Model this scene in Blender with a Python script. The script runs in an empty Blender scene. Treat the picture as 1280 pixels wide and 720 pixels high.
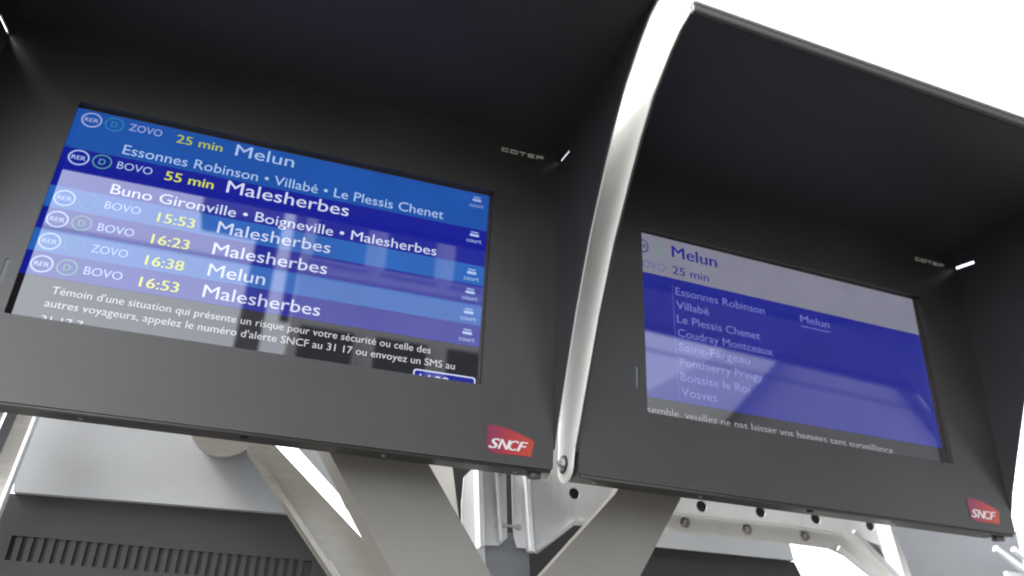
import bpy, bmesh, math, random
from mathutils import Matrix, Vector
from mathutils.geometry import tessellate_polygon
random.seed(4)
scn = bpy.context.scene
C = scn.collection
ZT = 2.77                      # height of the top edge of the screens above the platform

# ------------------------------------------------------------------ camera
cd_ = bpy.data.cameras.new('camera')
cam = bpy.data.objects.new('camera', cd_); C.objects.link(cam); scn.camera = cam
R_ = (0.9495, -0.3109, 0.0431); D_ = (0.1760, 0.4136, -0.8933); F_ = (0.2599, 0.8557, 0.4474)
m = Matrix(((R_[0], -D_[0], -F_[0]), (R_[1], -D_[1], -F_[1]), (R_[2], -D_[2], -F_[2])))
cam.matrix_world = Matrix.Translation((0.5424, -1.7107, -1.1669 + ZT)) @ m.to_quaternion().to_matrix().to_4x4()
cd_.sensor_width = 36; cd_.lens = 36 * 1000 / 1280; cd_.clip_start = .05; cd_.clip_end = 3000
cd_.dof.use_dof = True; cd_.dof.focus_distance = 1.8; cd_.dof.aperture_fstop = 2.2

# ------------------------------------------------------------------ sky and sun (bright overcast)
SUN_EL, SUN_ROT = math.radians(48), math.radians(258)
w = bpy.data.worlds.new('World'); scn.world = w; w.use_nodes = True
nt = w.node_tree; bg = nt.nodes['Background']
sk = nt.nodes.new('ShaderNodeTexSky'); sk.sky_type = 'NISHITA'; sk.sun_disc = False
sk.sun_elevation = SUN_EL; sk.sun_rotation = SUN_ROT; sk.air_density = 1.0; sk.dust_density = 4.0; sk.ozone_density = 1.0
hs = nt.nodes.new('ShaderNodeHueSaturation'); hs.inputs['Saturation'].default_value = .32
nt.links.new(sk.outputs[0], hs.inputs['Color']); nt.links.new(hs.outputs[0], bg.inputs[0])
bg.inputs[1].default_value = .15
sd_ = bpy.data.lights.new('sun', 'SUN'); sd_.energy = 1.2; sd_.angle = math.radians(20); sd_.color = (1, .96, .9)
sun = bpy.data.objects.new('sun', sd_); C.objects.link(sun)
dv = Vector((math.sin(SUN_ROT) * math.cos(SUN_EL), math.cos(SUN_ROT) * math.cos(SUN_EL), math.sin(SUN_EL)))
sun.rotation_euler = dv.to_track_quat('Z', 'Y').to_euler()
scn.view_settings.view_transform = 'Standard'; scn.view_settings.look = 'None'
EXPO = 2.8
scn.view_settings.exposure = EXPO; scn.view_settings.gamma = 1
scn.render.film_transparent = False
scn.render.engine = 'CYCLES'
try: scn.cycles.pixel_filter_type = 'BLACKMAN_HARRIS'; scn.cycles.filter_width = 2.0
except Exception: pass

# ------------------------------------------------------------------ materials
def lin(c):
    return tuple((x / 255 / 12.92) if x / 255 <= .04045 else ((x / 255 + .055) / 1.055) ** 2.4 for x in c)

def paint(name, col, rough=.5, metal=0., var=.15, scale=6., spec=.5, bump=.0, bscale=400., stretch=None, dirt=None):
    M = bpy.data.materials.new(name); M.use_nodes = True; n = M.node_tree; b = n.nodes['Principled BSDF']
    tc = n.nodes.new('ShaderNodeTexCoord'); mp = n.nodes.new('ShaderNodeMapping')
    n.links.new(tc.outputs['Object'], mp.inputs[0])
    if stretch: mp.inputs['Scale'].default_value = stretch
    no = n.nodes.new('ShaderNodeTexNoise'); no.inputs['Scale'].default_value = scale; no.inputs['Detail'].default_value = 6
    no.inputs['Roughness'].default_value = .65
    n.links.new(mp.outputs[0], no.inputs['Vector'])
    mx = n.nodes.new('ShaderNodeMix'); mx.data_type = 'RGBA'
    mx.inputs[6].default_value = (*[c * (1 - var) for c in col], 1); mx.inputs[7].default_value = (*[min(1, c * (1 + var)) for c in (dirt or col)], 1)
    cr = n.nodes.new('ShaderNodeMapRange'); cr.inputs[1].default_value = .3; cr.inputs[2].default_value = .7
    n.links.new(no.outputs[0], cr.inputs[0]); n.links.new(cr.outputs[0], mx.inputs[0])
    n.links.new(mx.outputs[2], b.inputs['Base Color'])
    rr = n.nodes.new('ShaderNodeMapRange'); rr.inputs[3].default_value = max(0, rough - .08); rr.inputs[4].default_value = min(1, rough + .08)
    n.links.new(no.outputs[0], rr.inputs[0]); n.links.new(rr.outputs[0], b.inputs['Roughness'])
    if bump:
        st_ = n.nodes.new('ShaderNodeMapping'); st_.inputs['Scale'].default_value = (28, 28, 1.5); n.links.new(tc.outputs['Object'], st_.inputs[0])
        ns = n.nodes.new('ShaderNodeTexNoise'); ns.inputs['Scale'].default_value = 2; ns.inputs['Detail'].default_value = 4; n.links.new(st_.outputs[0], ns.inputs['Vector'])
        sp = n.nodes.new('ShaderNodeTexNoise'); sp.inputs['Scale'].default_value = 260; sp.inputs['Detail'].default_value = 1; n.links.new(tc.outputs['Object'], sp.inputs['Vector'])
        a1 = n.nodes.new('ShaderNodeMapRange'); a1.inputs[1].default_value = .52; a1.inputs[2].default_value = .80; a1.inputs[4].default_value = .45; n.links.new(ns.outputs[0], a1.inputs[0])
        a2 = n.nodes.new('ShaderNodeMapRange'); a2.inputs[1].default_value = .66; a2.inputs[2].default_value = .74; a2.inputs[4].default_value = .35; n.links.new(sp.outputs[0], a2.inputs[0])
        ad = n.nodes.new('ShaderNodeMath'); ad.operation = 'ADD'; ad.use_clamp = True; n.links.new(a1.outputs[0], ad.inputs[0]); n.links.new(a2.outputs[0], ad.inputs[1])
        m2 = n.nodes.new('ShaderNodeMix'); m2.data_type = 'RGBA'; m2.inputs[7].default_value = (*[c * .8 + .012 for c in col], 1)
        n.links.new(ad.outputs[0], m2.inputs[0]); n.links.new(mx.outputs[2], m2.inputs[6]); n.links.new(m2.outputs[2], b.inputs['Base Color'])
    b.inputs['Metallic'].default_value = metal; b.inputs['Specular IOR Level'].default_value = spec
    if bump:
        n2 = n.nodes.new('ShaderNodeTexNoise'); n2.inputs['Scale'].default_value = bscale; n.links.new(tc.outputs['Object'], n2.inputs['Vector'])
        bp = n.nodes.new('ShaderNodeBump'); bp.inputs['Strength'].default_value = bump; bp.inputs['Distance'].default_value = .001
        n.links.new(n2.outputs[0], bp.inputs['Height']); n.links.new(bp.outputs[0], b.inputs['Normal'])
    return M

def lcd(name, rgb, k=1.0):
    """lit display pixels under the smooth glass of the screen"""
    M = bpy.data.materials.new(name); M.use_nodes = True; n = M.node_tree; b = n.nodes['Principled BSDF']
    b.inputs['Base Color'].default_value = (.004, .004, .005, 1); b.inputs['Roughness'].default_value = .02
    b.inputs['IOR'].default_value = 1.8
    tc = n.nodes.new('ShaderNodeTexCoord'); no = n.nodes.new('ShaderNodeTexNoise'); no.inputs['Scale'].default_value = 9
    no.inputs['Detail'].default_value = 3
    n.links.new(tc.outputs['Object'], no.inputs['Vector'])
    mr = n.nodes.new('ShaderNodeMapRange'); s = k / 2 ** EXPO
    mr.inputs[3].default_value = s * .85; mr.inputs[4].default_value = s * 1.15
    n.links.new(no.outputs[0], mr.inputs[0]); n.links.new(mr.outputs[0], b.inputs['Emission Strength'])
    b.inputs['Emission Color'].default_value = (*lin(rgb), 1)
    return M

def flat(name, rgb, rough=.4):
    M = bpy.data.materials.new(name); M.use_nodes = True; b = M.node_tree.nodes['Principled BSDF']
    b.inputs['Base Color'].default_value = (*rgb, 1); b.inputs['Roughness'].default_value = rough
    return M

dark = paint('charcoal_powder_coat', (.0122, .0115, .0103), .42, var=.16, scale=2.2, bump=.25, bscale=900, spec=.6, dirt=(.018, .0168, .015))
darkin = paint('charcoal_hood_lining', (.0165, .016, .0195), .5, var=.18, scale=3, bump=.2, bscale=900, spec=.4)
housing_m = paint('charcoal_housing', (.022, .0205, .018), .40, var=.12, scale=5, bump=.2, bscale=900)
cheekm = paint('pale_grey_cheek_paint', (.60, .60, .575), .7, var=.05, scale=8)
white = paint('white_bracket_paint', (.58, .59, .60), .45, var=.06, scale=10, bump=.1)
palem = paint('pale_blue_grey_sheet', (.27, .285, .30), .42, var=.06, scale=3, stretch=(1, 1, 2))
greym = paint('mid_grey_sheet', (.17, .178, .19), .5, var=.08, scale=3)
taupe = paint('taupe_arm_paint', (.135, .13, .118), .42, var=.07, scale=4)
steel = paint('brushed_steel', (.34, .33, .305), .34, metal=.6, var=.08, scale=14, stretch=(1, 1, 8))
boltm = paint('zinc_bolt', (.45, .44, .43), .3, metal=.9, var=.15, scale=40)
capm = paint('dark_maroon_washer', (.03, .012, .014), .35, var=.2, scale=30)
blackm = paint('black_rubber', (.008, .008, .008), .6, var=.2, scale=30)
darkbox = paint('dark_grey_vented_case', (.013, .0125, .0135), .5, var=.12, scale=4)
slotm = paint('recess_black', (.012, .012, .012), .7, var=.2)
trim = paint('bronze_screen_trim', (.07, .06, .05), .35, metal=.5, var=.1)
printg = flat('light_grey_print', (.55, .55, .53))
printw = flat('white_print', (.42, .42, .42))
conc = paint('platform_asphalt', (.075, .073, .07), .85, var=.25, scale=3, bump=.5, bscale=120)
grass = paint('ballast_ground', (.07, .066, .058), .9, var=.3, scale=.7)
facade = paint('light_render_facade', (.60, .59, .58), .8, var=.08, scale=1.)
facade2 = paint('grey_render_facade', (.42, .41, .41), .8, var=.08, scale=1.)
roofm = paint('zinc_roof', (.16, .17, .18), .5, var=.1, scale=2.)
glassd = paint('dark_window_glass', (.02, .025, .03), .08, var=.1)
galv = paint('galvanised_mast', (.16, .165, .17), .5, metal=.4, var=.1, scale=5)

# logo gradient is a print: magenta to red to orange
logo_m = bpy.data.materials.new('logo_print'); logo_m.use_nodes = True
n = logo_m.node_tree; b = n.nodes['Principled BSDF']; b.inputs['Roughness'].default_value = .35
tc = n.nodes.new('ShaderNodeTexCoord'); gx = n.nodes.new('ShaderNodeSeparateXYZ'); n.links.new(tc.outputs['Generated'], gx.inputs[0])
rp = n.nodes.new('ShaderNodeValToRGB'); n.links.new(gx.outputs[0], rp.inputs[0])
rp.color_ramp.elements[0].color = (.10, .003, .038, 1); rp.color_ramp.elements[1].color = (.27, .022, .004, 1)
e = rp.color_ramp.elements.new(.5); e.color = (.22, .006, .012, 1)
n.links.new(rp.outputs[0], b.inputs['Base Color'])

# ------------------------------------------------------------------ mesh helpers
def obj(name, bm, mat, parent=None, smooth=False):
    me = bpy.data.meshes.new(name)
    bmesh.ops.recalc_face_normals(bm, faces=bm.faces)
    bm.to_mesh(me); bm.free()
    if smooth:
        for p in me.polygons: p.use_smooth = True
    o = bpy.data.objects.new(name, me); C.objects.link(o); me.materials.append(mat)
    if parent: o.parent = parent
    return o

def thing(name, label, cat, loc=(0, 0, 0), rz=0, group=None):
    o = bpy.data.objects.new(name, None); C.objects.link(o); o.location = loc; o.rotation_euler = (0, 0, rz)
    o['label'] = label; o['category'] = cat; o.empty_display_size = .1
    if group: o['group'] = group
    return o

def bx(bm, x0, x1, y0, y1, z0, z1, bev=0):
    r = bmesh.ops.create_cube(bm, size=1)
    for v in r['verts']:
        v.co = Vector(((x0 + x1) / 2 + v.co.x * (x1 - x0), (y0 + y1) / 2 + v.co.y * (y1 - y0), (z0 + z1) / 2 + v.co.z * (z1 - z0)))
    if bev:
        es = list({e for v in r['verts'] for e in v.link_edges})
        bmesh.ops.bevel(bm, geom=es, offset=bev, segments=2, affect='EDGES', profile=.6)
    return bm

def prism(outer, holes, a0, a1, axis, bm=None):
    """plate with holes: outline in 2-D, extruded along axis ('y': outline is x,z ; 'x': outline is y,z)"""
    bm = bm or bmesh.new()
    loops = [outer] + list(holes)
    P = lambda p, a: Vector((p[0], a, p[1])) if axis == 'y' else Vector((a, p[0], p[1]))
    flat_ = [p for l in loops for p in l]
    tris = tessellate_polygon([[Vector((p[0], p[1], 0)) for p in l] for l in loops])
    A = [bm.verts.new(P(p, a0)) for p in flat_]; B = [bm.verts.new(P(p, a1)) for p in flat_]
    for t in tris:
        try: bm.faces.new([A[i] for i in t]); bm.faces.new([B[i] for i in reversed(t)])
        except ValueError: pass
    k = 0
    for l in loops:
        for i in range(len(l)):
            a, b_ = k + i, k + (i + 1) % len(l)
            bm.faces.new((A[a], A[b_], B[b_], B[a]))
        k += len(l)
    return bm

def circ(cx, cz, r, n=24, rz=None):
    rz = rz or r
    return [(cx + r * math.cos(2 * math.pi * i / n), cz + rz * math.sin(2 * math.pi * i / n)) for i in range(n)]

def rrect(x0, x1, z0, z1, r, n=5):
    o = []
    for cx, cz, a in ((x1 - r, z1 - r, 0), (x0 + r, z1 - r, 90), (x0 + r, z0 + r, 180), (x1 - r, z0 + r, 270)):
        for i in range(n + 1):
            t = math.radians(a + 90 * i / n); o.append((cx + r * math.cos(t), cz + r * math.sin(t)))
    return o

def tube(bm, p, q, r, seg=12, caps=True):
    p, q = Vector(p), Vector(q); d = q - p
    M4 = Matrix.Translation((p + q) / 2) @ d.to_track_quat('Z', 'Y').to_matrix().to_4x4()
    bmesh.ops.create_cone(bm, cap_ends=caps, segments=seg, radius1=r, radius2=r, depth=d.length, matrix=M4)
    return bm

def bolt(name, parent, p, d, r=.009, mat=None):
    """hexagon head on a round washer with a short threaded end"""
    p, d = Vector(p), Vector(d).normalized(); bm = bmesh.new()
    tube(bm, p, p + d * .002, r * 1.5, 18); tube(bm, p + d * .002, p + d * .009, r, 6); tube(bm, p + d * .009, p + d * .014, r * .5, 10)
    return obj(name, bm, mat or boltm, parent)

def text(name, s, x0, x1, z, cap, mat, parent, y, bold=0., shear=0., align_w=True):
    """flat lettering lying in the screen plane, fitted to its measured width and cap height"""
    cu = bpy.data.curves.new('t', 'FONT'); cu.body = s; cu.size = 1; cu.shear = shear; cu.resolution_u = 3
    to = bpy.data.objects.new('t', cu); C.objects.link(to)
    dg = bpy.context.evaluated_depsgraph_get(); me = bpy.data.meshes.new_from_object(to.evaluated_get(dg))
    bpy.data.objects.remove(to); bpy.data.curves.remove(cu)
    xs = [v.co.x for v in me.vertices]
    a, b_ = min(xs), max(xs); sx = (x1 - x0) / (b_ - a); sz = cap / .70
    for v in me.vertices:
        v.co = Vector((x0 + (v.co.x - a) * sx, y, z + v.co.y * sz))
    o = bpy.data.objects.new(name, me); C.objects.link(o); me.materials.clear(); me.materials.append(mat); o.parent = parent
    me.update()
    if bold:
        b2 = bmesh.new(); b2.from_mesh(me); g0 = b2.faces[:]
        for k, sgn in enumerate((-1, 1)):
            r = bmesh.ops.duplicate(b2, geom=g0)
            bmesh.ops.translate(b2, verts=[v for v in r['geom'] if isinstance(v, bmesh.types.BMVert)], vec=(sgn * bold * sz * .8, -.00006 * (k + 1), 0))
        b2.to_mesh(me); b2.free()
    return o

def sheet(name, pts, y, mat, parent):
    bm = bmesh.new(); bm.faces.new([bm.verts.new((p[0], y, p[1])) for p in pts])
    bmesh.ops.triangulate(bm, faces=bm.faces)
    me = bpy.data.meshes.new(name); 
    for f in bm.faces:
        f.normal_update()
        if f.normal.y > 0: f.normal_flip()
    bm.to_mesh(me); bm.free(); me.materials.append(mat)
    o = bpy.data.objects.new(name, me); C.objects.link(o); o.parent = parent
    return o

def ring(name, cx, cz, r, wd, y, mat, parent, rz=None):
    rz = rz or r; n_ = 32; bm = bmesh.new()
    A = [bm.verts.new((p[0], y, p[1])) for p in circ(cx, cz, r, n_, rz)]
    B = [bm.verts.new((p[0], y, p[1])) for p in circ(cx, cz, r - wd, n_, rz - wd)]
    for i in range(n_):
        j = (i + 1) % n_; bm.faces.new((A[i], A[j], B[j], B[i]))
    return obj(name, bm, mat, parent)

def tagst(o, kind='structure'):
    o['kind'] = kind; return o

# ------------------------------------------------------------------ ground
bm = bmesh.new(); bmesh.ops.create_grid(bm, x_segments=2, y_segments=2, size=900)
o = tagst(obj('ground', bm, grass)); o.location.z = -1.0
bm = bx(bmesh.new(), -60, 60, -4.6, 5, -.95, 0, .02); tagst(obj('platform', bm, conc))

# ------------------------------------------------------------------ departure displays
W0, W1 = -.187, 1.181           # panel sides
ZB, ZU = -.7156, .195           # panel bottom / top
OH = .537                       # height of the opening
FRONT = [(-.588, .19), (-.54, .178), (-.49, .148), (-.41, .085), (-.345, .01), (-.295, -.06), (-.2, -.205), (-.12, -.36), (-.055, -.51), (-.015, -.605), (.004, -.665)]

def housing(root):
    # front panel: a frame with the screen opening and a small sensor window
    hole = rrect(0, 1, -OH, 0, .004, 3)
    sens = rrect(-.0305, -.0215, -.478, -.418, .0044, 4)
    bm = prism(rrect(W0, W1, ZB, ZU, .006, 3), [hole, sens], 0, .004, 'y')
    pn = obj('front_panel', bm, dark, root)
    # reveal and bent edges behind the panel face
    bm = bmesh.new()
    bx(bm, W0 + .001, W1 - .001, .0045, .03, ZB + .001, -OH - .0005); bx(bm, W0 + .001, W1 - .001, .0045, .03, .0005, ZU - .002)
    bx(bm, W0 + .001, -.0305, .0045, .03, -OH - .0003, .0003); bx(bm, 1.0005, W1 - .001, .0045, .03, -OH - .0003, .0003)
    obj('panel_return', bm, housing_m, root)
    bm = bx(bmesh.new(), W0 + .004, W1 - .004, .0302, .1, ZB + .002, ZU - .004, .006); obj('rear_case', bm, housing_m, root)
    # folded lip under the panel, drain plugs and locks
    bm = bmesh.new(); tube(bm, (W0 + .006, .008, ZB - .002), (W1 - .006, .008, ZB - .002), .005, 12); obj('bottom_lip', bm, dark, root, True)
    for x in (.50,):
        bm = bmesh.new(); tube(bm, (x, .04, ZB + .004), (x, .04, ZB - .005), .009, 14); obj('drain_plug', bm, blackm, root)
    for x in (1.146,):
        bm = bmesh.new(); tube(bm, (x, .03, ZB + .006), (x, .03, ZB - .016), .017, 20); obj('lock', bm, dark, root)
    bm = prism(rrect(-.0303, -.0217, -.4778, -.4182, .0042, 4), [], .002, .0035, 'y'); obj('sensor_window', bm, glassd, root)
    # hood: roof sheet with rolled front edge
    bm = bx(bmesh.new(), W0 - .0035, W1 + .0035, -.580, .1, ZU, ZU + .006); obj('hood_roof', bm, darkin, root)
    bm = bx(bmesh.new(), W0 - .010, W1 + .010, -.596, -.5805, .179, .203, .006); obj('roof_edge', bm, housing_m, root)
    # thin pale strip standing in for the glint along the roof's top edge
    bm = bx(bmesh.new(), W0 - .010, W1 + .010, -.600, -.55, .2035, .2065, .001); obj('roof_edge_glint', bm, cheekm, root)
    slot = [(-.074, .126), (-.004, .136), (-.004, .146), (-.074, .136)]
    sl2 = [(-.080, .118), (.004, .128), (.012, .156), (-.078, .146)]
    for s in (-1, 1):
        xa = W0 - .005 if s < 0 else W1 + .0005
        lining = FRONT + [(.08, -.665), (.0985, -.6), (.0985, .198), (-.579, .198)]
        o_ = obj('side_lining', prism(lining, [slot], xa, xa + .0045, 'x'), darkin, root)
        # pale outer cheek with the rounded lug at its foot
        fr = [(a + .004, b_) for a, b_ in FRONT[:-1]] + [(.010, -.65), (.017, -.683)]
        lug = [(.060 + .043 * math.cos(math.radians(t)), -.683 + .043 * math.sin(math.radians(t))) for t in range(195, 361, 15)]
        ck = fr + lug + [(.104, -.60), (.104, .196), (-.582, .196)]
        xc = xa - .0045 if s < 0 else xa + .005
        obj('side_cheek', prism(ck, [sl2], xc, xc + .004, 'x'), cheekm, root)
        xb = xc if s < 0 else xc + .004
        obj('bolt_cap', tube(bmesh.new(), (xb, .066, -.680), (xb + s * .003, .066, -.680), .022, 24), capm, root)
        bolt('cheek_bolt', root, (xb + s * .003, .066, -.680), (s, 0, 0), .011)
    for x in (-.12, .18, .80, 1.11):
        bm = bmesh.new(); tube(bm, (x, .062, ZB + .004), (x, .062, ZB - .001), .005, 12); obj('case_screw', bm, boltm, root)
    # maker's mark, built from strokes
    bm = bmesh.new(); x = 1.014; hgt = .0115; wd = .0195; t = .0024; z0 = .134; ya, yb = -.0012, -.0002
    def st(a, b_, c, d_): bx(bm, x + a * wd, x + b_ * wd, ya, yb, z0 + c * hgt, z0 + d_ * hgt)
    h_ = t / hgt; v_ = t / wd
    for ch in 'COTEP':
        if ch in 'CEO': st(0, v_, h_, 1 - h_); st(0, 1, 1 - h_, 1); st(0, 1, 0, h_)
        if ch == 'O': st(1 - v_, 1, h_, 1 - h_)
        if ch == 'E': st(v_, .85, .5 - h_ / 2, .5 + h_ / 2)
        if ch == 'T': st(0, 1, 1 - h_, 1); st(.5 - v_ / 2, .5 + v_ / 2, 0, 1 - h_)
        if ch == 'P': st(0, v_, 0, 1 - h_); st(0, 1, 1 - h_, 1); st(1 - v_, 1, .4, 1 - h_); st(v_, 1 - v_, .4, .4 + h_)
        x += wd * 1.28
    obj('maker_lettering', bm, printg, root)
    # railway logo
    pts = [(1.018, -.629), (1.048, -.6305), (1.078, -.636), (1.105, -.6445), (1.124, -.651), (1.133, -.656), (1.1295, -.675), (1.1265, -.692), (1.09, -.6925), (1.05, -.6945), (1.030, -.692), (1.020, -.686)]
    lg = obj('logo', prism(pts, [], -.0012, -.0001, 'y'), logo_m, root)
    xx = 1.0245
    for ch, wv in (('S', .026), ('N', .030), ('C', .024), ('F', .026)):
        text('logo_letter', ch, xx, xx + wv, -.683, .0235, printw, lg, -.0016, bold=.035, shear=.35); xx += wv * .84
    # bezel trim round the screen
    bm = bmesh.new()
    bx(bm, -.014, 1.013, .0190, .0215, -.0035, .001); bx(bm, .9945, .999, .0190, .0215, -OH - .02, -.0036)
    obj('screen_trim', bm, trim, root)

YS = .0225
def screen_base(root):
    bm = bx(bmesh.new(), -.016, 1.018, YS, YS + .006, -OH - .035, .012)
    return obj('screen', bm, lcd('screen_off_black', (26, 24, 27)), root)

m_light = lcd('screen_row_light_blue', (26, 80, 164)); m_light2 = lcd('screen_row_mid_blue', (36, 96, 180)); m_dark = lcd('screen_row_dark_blue', (20, 28, 146))
m_txt = lcd('screen_white_text', (205, 212, 240)); m_txt2 = lcd('screen_pale_text', (150, 165, 215)); m_txt3 = lcd('screen_soft_text', (165, 190, 232))
m_yel = lcd('screen_yellow_text', (205, 210, 78)); m_yel2 = lcd('screen_dim_yellow_text', (170, 182, 70))
m_grn = lcd('screen_green_ring', (88, 160, 140)); m_grnf = lcd('screen_faint_green_ring', (50, 128, 168)); m_note = lcd('screen_note_text', (205, 205, 208))

def rer_icon(cx, cz, mat, scr, cut=False):
    o_ = ring('line_icon', cx, cz, .0222, .0036, YS - .0008, mat, scr, .0205)
    text('icon_lettering', 'RER', cx - .0145, cx + .0145, cz - .0055, .011, mat, scr, YS - .0008, bold=.03)

def d_icon(cx, cz, mat, scr):
    ring('line_letter_ring', cx, cz, .0205, .0026, YS - .0008, mat, scr, .019)
    text('line_letter', 'D', cx - .0065, cx + .007, cz - .0078, .0155, mat, scr, YS - .0008, bold=.01)

def train_icon(cx, cz, scr, mat):
    bm = bmesh.new()
    for (a, b_, c, d_) in ((-.010, .010, .0075, .0105), (-.0125, .0125, -.0035, .004)):
        p = rrect(cx + a, cx + b_, cz + c, cz + d_, (d_ - c) * .45, 3)
        bm.faces.new([bm.verts.new((q[0], YS - .0008, q[1])) for q in p])
    obj('train_pictogram', bm, mat, scr)
    text('train_length_lettering', 'court', cx - .0195, cx + .0195, cz - .0215, .0125, mat, scr, YS - .0008, bold=.0)

# ---- left display
L = thing('departure_display', 'larger looking left display with dark hood listing Malesherbes and Melun departures', 'display', (0, 0, ZT), 0, 'hooded departure displays side by side')
housing(L)
scr = screen_base(L)
rows = [(.012, -.112, m_light), (-.112, -.2165, m_dark), (-.2165, -.271, m_light2), (-.271, -.3255, m_dark), (-.3255, -.380, m_light2), (-.380, -.4365, m_dark)]
for a, b_, mt in rows:
    sheet('row_band', [(-.015, a), (.9935, a), (.9935, b_), (-.015, b_)], YS - .0004, mt, scr)
YT = YS - .0008
ln = [(.111, .183, -.035, 'ZOVO', m_txt2), (.111, .186, -.143, 'BOVO', m_txt3), (.112, .186, -.251, 'BOVO', m_txt3), (.112, .186, -.3085, 'BOVO', m_txt3), (.112, .186, -.362, 'ZOVO', m_txt3), (.112, .188, -.4165, 'BOVO', m_txt3)]
for a, b_, z, s, mt in ln: text('line_code', s, a, b_, z, .0195, mt, scr, YT, bold=.004)
for a, b_, z, s, mt, h in ((.217, .321, -.041, '25 min', m_yel2, .0235), (.215, .322, -.148, '55 min', m_yel, .0245), (.224, .303, -.2595, '15:53', m_yel, .0245), (.224, .303, -.316, '16:23', m_yel, .0245), (.224, .303, -.370, '16:38', m_yel, .0245), (.224, .304, -.4235, '16:53', m_yel, .0245)):
    text('time_lettering', s, a, b_, z, h, mt, scr, YT, bold=.022)
for a, b_, z, s, mt, h in ((.352, .491, -.0425, 'Melun', m_txt3, .033), (.352, .640, -.149, 'Malesherbes', m_txt, .034), (.353, .611, -.259, 'Malesherbes', m_txt, .031), (.354, .611, -.3155, 'Malesherbes', m_txt, .031), (.355, .479, -.370, 'Melun', m_txt, .031), (.355, .611, -.4235, 'Malesherbes', m_txt, .031)):
    text('destination_lettering', s, a, b_, z, h, mt, scr, YT, bold=.004)
text('stops_lettering', 'Essonnes Robinson \u2022 Villab\u00e9 \u2022 Le Plessis Chenet', .113, .876, -.102, .0265, m_txt3, scr, YT, bold=.004)
text('stops_lettering', 'Buno Gironville \u2022 Boigneville \u2022 Malesherbes', .114, .867, -.211, .0265, m_txt, scr, YT, bold=.006)
text('notice_lettering', "T\u00e9moin d'une situation qui pr\u00e9sente un risque pour votre s\u00e9curit\u00e9 ou celle des", .065, .876, -.472, .0175, m_note, scr, YT, bold=.004)
text('notice_lettering', "autres voyageurs, appelez le num\u00e9ro d'alerte SNCF au 31 17 ou envoyez un SMS au", .060, .937, -.502, .0175, m_note, scr, YT, bold=.004)
text('notice_lettering', '31 17 7', .062, .141, -.539, .0175, m_note, scr, YT, bold=.004)
for i, z in enumerate((-.029, -.135, -.244, -.2985, -.3535, -.4085)):
    rer_icon(.030, z, m_txt2 if i == 0 else m_txt3, scr); d_icon(.0785, z + .001, m_grnf if i in (0, 2, 4) else m_grn, scr)
    train_icon(.961, z + .004, scr, m_txt2 if i == 0 else m_txt3)
sheet('clock_box', rrect(.842, .988, -.57, -.516, .006), YS - .0004, m_dark, scr)
bm = bmesh.new(); A = rrect(.840, .990, -.572, -.514, .008); B = rrect(.8435, .9865, -.5685, -.5175, .006)
va = [bm.verts.new((p[0], YT, p[1])) for p in A]; vb = [bm.verts.new((p[0], YT, p[1])) for p in B]
for i in range(len(A)): j = (i + 1) % len(A); bm.faces.new((va[i], va[j], vb[j], vb[i]))
obj('clock_outline', bm, m_txt, scr)
text('clock_lettering', '14:28', .856, .925, -.547, .0225, m_txt, scr, YT, bold=.02); text('clock_lettering', '55', .934, .958, -.547, .014, m_txt2, scr, YT)

# ---- right display
DX, DL = 1.4363, .0509
Rr = thing('departure_display', 'right hand display with dark hood showing stops of one Melun train on blue', 'display', (DX, .019, ZT + .0008), DL, 'hooded departure displays side by side')
housing(Rr)
scr = screen_base(Rr)
m_nt2 = lcd('screen_dim_note_text', (150, 150, 156)); m_wb = lcd('screen_white_band', (126, 126, 142)); m_bl = lcd('screen_royal_blue', (32, 38, 136)); m_nv = lcd('screen_navy_text', (28, 32, 128)); m_gr = lcd('screen_grey_text', (96, 100, 150))
m_ls = lcd('screen_list_text', (112, 118, 188)); m_gg = lcd('screen_pale_green_ring', (88, 150, 112)); m_gl = lcd('screen_grey_line', (70, 78, 170)); m_fa = lcd('screen_faint_text', (112, 108, 130))
sheet('header_band', [(-.016, .012), (.990, .012), (.990, -.127), (-.016, -.127)], YS - .0004, m_wb, scr)
sheet('list_area', [(-.016, -.127), (.990, -.127), (.990, -.487), (-.016, -.487)], YS - .0004, m_bl, scr)
ring('line_icon', .0115, -.045, .0222, .0036, YT, m_nv, scr); text('icon_lettering', 'RER', -.003, .026, -.0505, .011, m_nv, scr, YT, bold=.03)
ring('line_letter_ring', .068, -.045, .0215, .0024, YT, m_gg, scr); text('line_letter', 'D', .061, .075, -.053, .0155, m_gg, scr, YT)
text('destination_lettering', 'Melun', .109, .257, -.058, .037, m_nv, scr, YT, bold=.025)
text('line_code', 'ZOVO', -.012, .085, -.112, .024, m_gr, scr, YT)
text('time_lettering', '25 min', .108, .226, -.112, .026, m_nv, scr, YT, bold=.008)
stops = [('Essonnes Robinson', .114, .408, -.176), ('Villab\u00e9', .114, .218, -.218), ('Le Plessis Chenet', .114, .383, -.260), ('Coudray Montceaux', .114, .421, -.301), ('Saint-Fargeau', .115, .340, -.342), ('Ponthierry Pringy', .115, .377, -.385), ('Boissise le Roi', .115, .331, -.427), ('Vosves', .115, .223, -.469)]
for s, a, b_, z in stops: text('stop_lettering', s, a, b_, z, .0235, m_ls, scr, YT, bold=.006)
sheet('list_rule', [(.1035, -.148), (.1065, -.148), (.1065, -.482), (.1035, -.482)], YT, m_gl, scr)
text('stop_lettering', 'Melun', .534, .638, -.174, .0235, m_ls, scr, YT, bold=.012)
sheet('terminus_underline', [(.534, -.186), (.638, -.186), (.638, -.1885), (.534, -.1885)], YT, m_ls, scr)
text('notice_lettering', "ensemble, veuillez ne pas laisser vos bagages sans surveillance", -.02, .80, -.531, .0215, m_nt2, scr, YT, bold=.004)

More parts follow.
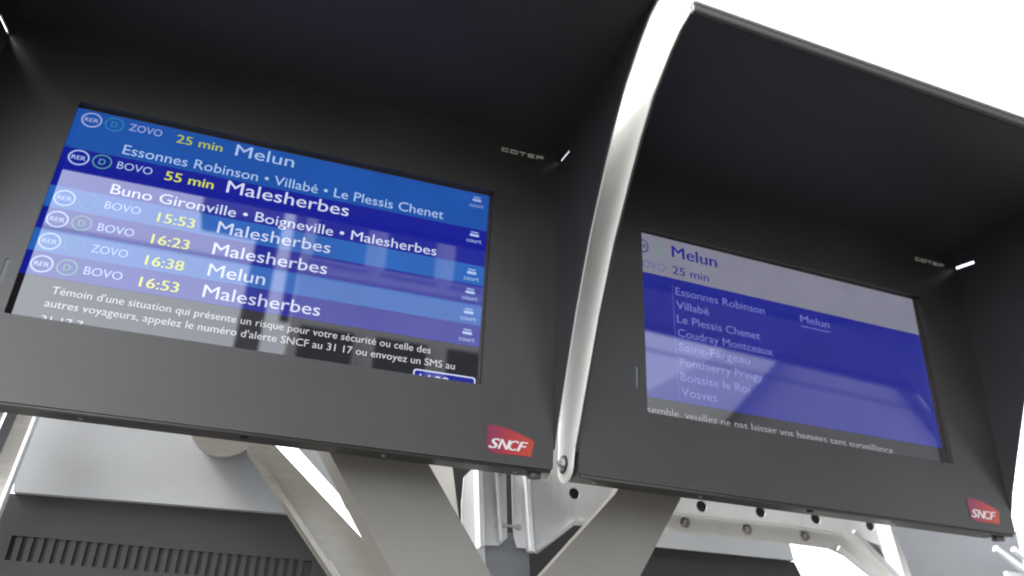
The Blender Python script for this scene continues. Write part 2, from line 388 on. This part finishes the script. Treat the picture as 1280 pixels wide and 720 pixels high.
# ------------------------------------------------------------------ Y-shaped support column carrying the displays
S = thing('support_column', 'taupe steel column spreading into two flat arms behind the displays', 'support', (0, 0, 0))
def zp(l): return [(x, z + ZT) for x, z in l]
obj('arm', prism(zp([(.44, -.345), (.636, -.345), (.881, -.650), (1.087, -.938), (1.16, -1.03), (1.165, -1.30), (.965, -1.30), (.963, -1.10), (.863, -.956), (.685, -.700)]), [], .135, .255, 'y'), taupe, S)
obj('arm', prism(zp([(1.85, -.30), (1.66, -.30), (1.43, -.703), (1.226, -.927), (1.162, -1.03), (1.167, -1.30), (1.365, -1.30), (1.37, -1.10), (1.49, -.907), (1.617, -.699)]), [], .2, .24, 'y'), taupe, S)
obj('post', bx(bmesh.new(), .985, 1.345, .14, .29, .02, ZT - 1.30, .012), taupe, S)
obj('base_plate', bx(bmesh.new(), .88, 1.45, .03, .40, .0, .02, .004), taupe, S)
for x in (.92, 1.41):
    for y in (.07, .36): bolt('anchor_bolt', S, (x, y, .02), (0, 0, 1), .014)

for p, q in (((1.165, -1.0), (1.165, -1.30)),):
    bm = bmesh.new()
    for k in range(24):
        t = k / 23; tube(bm, (1.1655, .135, ZT - 1.03 - .27 * t), (1.1655, .1425, ZT - 1.03 - .27 * t), .007, 8)
    obj('weld_seam', bm, taupe, S)
# rear brackets bolted between the arms
K = thing('mounting_bracket', 'white folded steel bracket pair bolted around a slit between the taupe arms', 'bracket', (0, 0, 0))
obj('left_wing', prism(zp([(1.098, -.56), (1.101, -.638), (1.127, -.850), (1.114, -.851), (1.064, -.828), (1.057, -.744), (1.059, -.673), (1.087, -.640), (1.085, -.56)]), [], .342, .346, 'y'), white, K)
obj('fold_edge_highlight', prism(zp([(1.074, -.56), (1.086, -.56), (1.114, -.848), (1.102, -.853)]), [], .296, .341, 'y'), white, K)  # separate white strip put in for the bright highlight along the fold
obj('left_plate', prism(zp([(1.094, -.56), (1.162, -.56), (1.178, -.786), (1.180, -.820), (1.159, -.841), (1.117, -.843)]), [], .324, .329, 'y'), white, K)
obj('inner_flange', prism(zp([(1.120, -.56), (1.126, -.56), (1.160, -.833), (1.154, -.833)]), [], .300, .3235, 'y'), white, K)
obj('right_plate', prism(zp([(1.179, -.56), (1.217, -.56), (1.246, -.842), (1.207, -.841), (1.199, -.818), (1.194, -.784)]), [], .324, .329, 'y'), white, K)
obj('fold_edge_highlight', prism(zp([(1.203, -.56), (1.213, -.56), (1.247, -.852), (1.236, -.850)]), [], .298, .333, 'y'), white, K)
obj('gusset_plate', prism(zp([(1.227, -.45), (1.60, -.45), (1.568, -.625), (1.513, -.658), (1.449, -.743), (1.409, -.764), (1.370, -.768), (1.320, -.809), (1.268, -.850), (1.250, -.848)]), [zp(circ(1.369, -.684, .0155, 20))], .334, .340, 'y'), white, K)
obj('gusset_fold', prism(zp([(1.250, -.852), (1.302, -.819), (1.364, -.770), (1.403, -.766), (1.403, -.758), (1.364, -.758), (1.301, -.804), (1.249, -.840)]), [], .318, .3335, 'y'), white, K)
obj('hole_backing', prism(zp(circ(1.375, -.678, .022, 16)), [], .345, .36, 'y'), slotm, K)
for x, z in ((1.146, -.655), (1.1565, -.791)):
    bolt('bracket_bolt', K, (x, .3238, ZT + z), (0, -1, 0), .0085)
    bm = bmesh.new(); tube(bm, (x + .004, .312, ZT + z), (x + .055, .312, ZT + z - .002), .0035, 8); obj('stud', bm, boltm, K)
bolt('bracket_bolt', K, (1.210, .3238, ZT - .791), (0, -1, 0), .006)
obj('stub', prism(zp([(1.125, -.80), (1.250, -.80), (1.272, -1.08), (1.163, -1.08)]), [], .362, .43, 'y'), greym, K)
# narrow pale tube left of the bracket
o = obj('square_tube', prism(zp([(.940, -.54), (1.007, -.54), (1.072, -.845), (1.005, -.85)]), [], .36, .42, 'y'), cheekm)
o['label'] = 'pale beige steel tube left of the bolted white bracket, beside the taupe arm'; o['category'] = 'tube'
# dark sheet added behind the bracket so that its gaps stay black
o = obj('dark_backing', prism(zp([(1.02, -.30), (1.56, -.30), (1.571, -.627), (1.518, -.709), (1.379, -.870), (1.300, -.99), (1.24, -1.12), (1.10, -1.12)]), [], .56, .60, 'y'), darkbox)
o['label'] = 'added black sheet that keeps the gaps of the bolted white bracket dark'; o['category'] = 'panel'

# rear silver arm with round head
hd = [(.440 + .088 * math.cos(math.radians(t)), -.585 + .088 * math.sin(math.radians(t))) for t in range(150, 321, 10)]
A_ = obj('rear_arm', prism(zp([(.46, -.48)] + hd[::1] + [(.503, -.654), (.751, -.934), (.86, -1.06), (.95, -1.06), (.95, -1.0), (.887, -.924), (.83, -.844), (.557, -.617), (.50, -.54)]), [], .43, .45, 'y'), steel, S)
def along(p, q, wd, y0, y1, nm, mt, par, ext=0):
    p, q = Vector(p), Vector(q); d = (q - p).normalized(); nn = Vector((-d.y, d.x)) * wd / 2; p = p - d * ext; q = q + d * ext
    return obj(nm, prism(zp([tuple(p + nn), tuple(p - nn), tuple(q - nn), tuple(q + nn)]), [], y0, y1, 'y'), mt, par)
along((.507, -.648), (.96, -1.16), .012, .385, .4295, 'edge_flange', steel, A_)
along((.520, -.656), (.590, -.735), .013, .418, .4285, 'slot_cover', cheekm, A_)
along((.745, -.905), (.82, -.99), .013, .418, .4285, 'slot_cover', cheekm, A_)
g = obj('gusset', prism(zp([(.560, -.50), (.655, -.50), (.785, -.775), (.755, -.727), (.587, -.58)]), [], .47, .474, 'y'), palem, A_)

# ------------------------------------------------------------------ rear display cases (backs of the displays facing the other way)
def rear_case(shell, case, zb, lab, vx=None):
    t_ = thing('rear_display', lab, 'display', (0, 0, 0), 0, 'backs of the displays facing the other way')
    obj('back_shell', prism(zp(shell), [], .52, .60, 'y'), palem, t_)
    if vx is None:
        obj('lower_case', prism(zp(case), [], .53, .60, 'y'), darkbox, t_); return t_
    zv1, zv0 = zb - .102, zb - .158
    hole = zp([(vx[0], zv0), (vx[1], zv0), (vx[1], zv1), (vx[0], zv1)])
    obj('lower_case', prism(zp(case), [hole], .53, .5405, 'y'), darkbox, t_)
    obj('vent_backing', bx(bmesh.new(), vx[0] - .02, vx[1] + .02, .541, .60, ZT + zv0 - .02, ZT + zv1 + .02), darkbox, t_)
    bm = bx(bmesh.new(), -.0065, .0065, .5315, .5405, ZT + zv0 - .001, ZT + zv1 + .001); first = None; x = vx[0] + .017
    while x < vx[1] - .008:
        if first is None: first = obj('vent_bar', bm, darkbox, t_); o_ = first
        else: o_ = first.copy(); C.objects.link(o_)
        o_.parent = t_; o_.location.x = x; x += .0235
    return t_
rear_case([(-.06, -.30), (-.048, -.568), (-.013, -.794), (.642, -.780), (.535, -.62), (.474, -.494), (.41, -.30)],
          [(-.015, -.7965), (.640, -.7825), (.830, -.961), (.90, -1.23), (-.30, -1.24), (-.25, -.90), (-.06, -.80)], -.79,
          'pale backed display case with a row of vent slots, behind the left display', (.012, .715))
rear_case([(1.62, -.30), (2.15, -.30), (2.166, -.659), (2.179, -.717), (2.190, -.769), (1.63, -.770)],
          [(2.197, -.771), (2.220, -.816), (2.186, -1.20), (1.60, -1.20), (1.63, -.772)], -.77,
          'pale backed display case behind the right display, under the row of round holes')

# round boss throwing its shade on the pale shell
B_ = obj('pipe_boss', tube(bmesh.new(), (.44, .4505, ZT - .585), (.44, .518, ZT - .585), .075, 32), steel, A_)

# perforated white rail on the right
Pn = thing('perforated_rail', 'white steel rail with a row of round holes and braces under the right display', 'rail', (0, 0, 0))
holes = [circ(1.776, -.672, .0175, 20, .0165), circ(1.973, -.668, .0175, 20, .0165), circ(2.165, -.668, .0175, 20, .0165), circ(2.362, -.670, .0165, 20, .0155)]
wn = [(2.303, -.707), (2.385, -.727), (2.410, -.772)]
obj('rail_plate', prism(zp([(1.632, -.56), (2.43, -.55), (2.436, -.658), (2.484, -.826), (2.424, -.831), (2.323, -.756), (2.230, -.709), (2.076, -.702), (1.73, -.704), (1.628, -.703)]), [zp(h) for h in holes] + [zp(wn)], .36, .366, 'y'), white, Pn)
for h in holes:
    cx_ = sum(p[0] for p in h) / len(h); cz_ = sum(p[1] for p in h) / len(h)
    obj('hole_backing', prism(zp(circ(cx_ + .010, cz_ + .007, .022, 16)), [], .3675, .375, 'y'), slotm, Pn)
obj('window_backing', prism(zp([(2.295, -.69), (2.40, -.70), (2.43, -.79), (2.40, -.79)]), [], .380, .384, 'y'), greym, Pn)
obj('lower_flange', prism(zp([(1.617, -.7075), (2.061, -.706), (2.228, -.712), (2.293, -.748), (2.400, -.821), (2.350, -.825), (2.245, -.779), (2.179, -.758), (2.055, -.755), (1.69, -.757), (1.616, -.758)]), [], .335, .341, 'y'), cheekm, Pn)
obj('fold_line', prism(zp([(1.617, -.7045), (2.061, -.703), (2.228, -.709), (2.228, -.712), (2.061, -.7065), (1.617, -.708)]), [], .325, .334, 'y'), white, Pn)
for x in (1.704, 1.903, 2.098): bolt('rail_bolt', Pn, (x, .3345, ZT - .729), (0, -1, 0), .010)
along((2.196, -.757), (2.345, -.850), .016, .312, .322, 'brace', white, Pn)
along((2.250, -.706), (2.400, -.838), .012, .300, .310, 'brace', white, Pn)
obj('end_flange', prism(zp([(2.366, -.55), (2.390, -.55), (2.396, -.671), (2.436, -.846), (2.410, -.848), (2.381, -.675)]), [], .30, .359, 'y'), white, Pn)

# grey panel at far right with white bars
G = obj('grey_panel', prism(zp([(2.60, -.42), (3.263, -.570), (3.9, -.66), (3.9, -1.1), (2.68, -1.1)]), [], .62, .65, 'y'), greym)
G['label'] = 'plain mid grey sheet metal panel at the lower right, behind the right display'; G['category'] = 'panel'
T = thing('white_frame', 'white crossing struts at the lower right corner, in front of the grey panel', 'frame', (0, 0, 0))
along((2.970, -.669), (3.12, -.754), .018, .47, .486, 'strut', white, T)
along((3.050, -.664), (3.15, -.720), .014, .47, .486, 'strut', white, T)
along((3.010, -.748), (3.30, -.752), .018, .487, .50, 'strut', white, T)
obj('strut', bx(bmesh.new(), 3.13, 3.17, .501, .52, ZT - 1.1, ZT - .6, .002), white, T)

# slanted channel at far left
Lf = thing('slanted_channel', 'silver slanted steel channel with bright edge at the lower left corner', 'channel', (0, 0, 0))
along((.000, -.54), (-.034, -.98), .046, .42, .428, 'web', steel, Lf)
along((.020, -.54), (-.006, -.98), .008, .39, .4195, 'front_edge', white, Lf)
along((-.036, -.54), (-.075, -.98), .030, .44, .446, 'rear_web', palem, Lf)
along((-.060, -.54), (-.100, -.98), .010, .39, .439, 'rear_edge', steel, Lf)

# ------------------------------------------------------------------ what the screens mirror: buildings and an overhead line across the tracks
def building(lab, x0, x1, y0, y1, h, nfl, ncol, rise=0):
    t_ = thing('building', lab, 'building', (x0, y0, -1), 0)
    wd, dp = x1 - x0, y0 - y1
    pts = [(0, 0), (wd, 0), (wd, h), (0, h)] if not rise else [(0, 0), (wd, 0), (wd, h), (wd / 2, h + rise), (0, h)]
    obj('wall', prism(pts, [], -dp, 0, 'y'), facade2 if rise else facade, t_)
    if rise:
        for a, b_ in (((-.4, h - .4 * rise * 2 / wd), (wd / 2, h + rise)), ((wd / 2, h + rise), (wd + .4, h - .4 * rise * 2 / wd))):
            obj('roof', prism([(a[0], a[1] + .01), (b_[0], b_[1] + .01), (b_[0], b_[1] + .25), (a[0], a[1] + .25)], [], -dp - .3, .3, 'y'), roofm, t_)
    else: obj('roof', bx(bmesh.new(), -.3, wd + .3, -dp - .3, .3, h + .002, h + .4, .03), roofm, t_)
    for i in range(nfl):
        for j in range(ncol):
            cx = (j + .5) * wd / ncol; cz = 1.6 + i * (h - 1.2) / nfl
            f = obj('window', bx(bmesh.new(), cx - .6, cx + .6, .002, .06, cz, cz + 1.5, .01), white, t_)
            obj('pane', bx(bmesh.new(), cx - .52, cx + .52, .061, .07, cz + .08, cz + 1.42), glassd, f)
    return t_
building('tall light rendered block across the tracks, mirrored in the left screen', .6, 6.4, -13, -22, 12.5, 4, 4)
building('gabled light rendered house across the tracks, mirrored in the right screen', 10.9, 18.9, -12, -22, 7.5, 3, 4, 4.2)
def mast(x, y, lab, box=False):
    t_ = thing('catenary_mast', lab, 'mast', (x, y, -1), 0, 'overhead line masts across the tracks')
    obj('pole', bx(bmesh.new(), -.15, .15, -.2, .2, 0, 11, .02), galv, t_)
    bm = bmesh.new(); tube(bm, (0, .2, 8.2), (0, 2.6, 8.0), .05); tube(bm, (0, .2, 9.4), (0, 2.5, 8.1), .03); obj('cantilever', bm, galv, t_)
    if box: obj('switch_box', bx(bmesh.new(), -.85, .14, .201, .75, 7.85, 10.2, .03), roofm, t_)
mast(.10, -8.5, 'galvanised mast with a switch box, standing before the tall block', True); mast(27, -8.5, 'galvanised mast without a box, farther along the track')
# canopy over the platform, to the right and behind the camera
Cn = thing('platform_canopy', 'dark flat platform canopy on posts, behind the camera and mirrored in the right screen', 'canopy', (3.9, -6, 0))
obj('roof', bx(bmesh.new(), 0, 26, 0, 3.6, 5.72, 6.0, .03), roofm, Cn); obj('fascia', bx(bmesh.new(), -.03, 26, -.08, -.002, 5.66, 6.1, .01), roofm, Cn)
for x in (6, 14, 22): obj('post', bx(bmesh.new(), x - .1, x + .1, 2.6, 2.8, 0, 5.719, .01), galv, Cn)

for y, z, r, lab in ((-6.3, 5.55, .006, 'contact wire above the track, lowest of the three wires'), (-7.4, 6.05, .008, 'carrier wire above the contact wire over the track'), (-7.4, 7.6, .008, 'feeder wire beside the masts, highest wire over the track')):
    o = obj('overhead_wire', tube(bmesh.new(), (-60, y, z), (60, y, z), r, 8), blackm)
    o['label'] = lab; o['category'] = 'wire'; o['group'] = 'wires over the track'
for y in (-5.9, -7.35):
    o = obj('rail', bx(bmesh.new(), -60, 60, y - .035, y + .035, -.995, -.84, .01), steel)
    o['label'] = 'steel running rail ' + ('nearest the platform edge' if y > -6 else 'on the far side of the track'); o['category'] = 'rail'
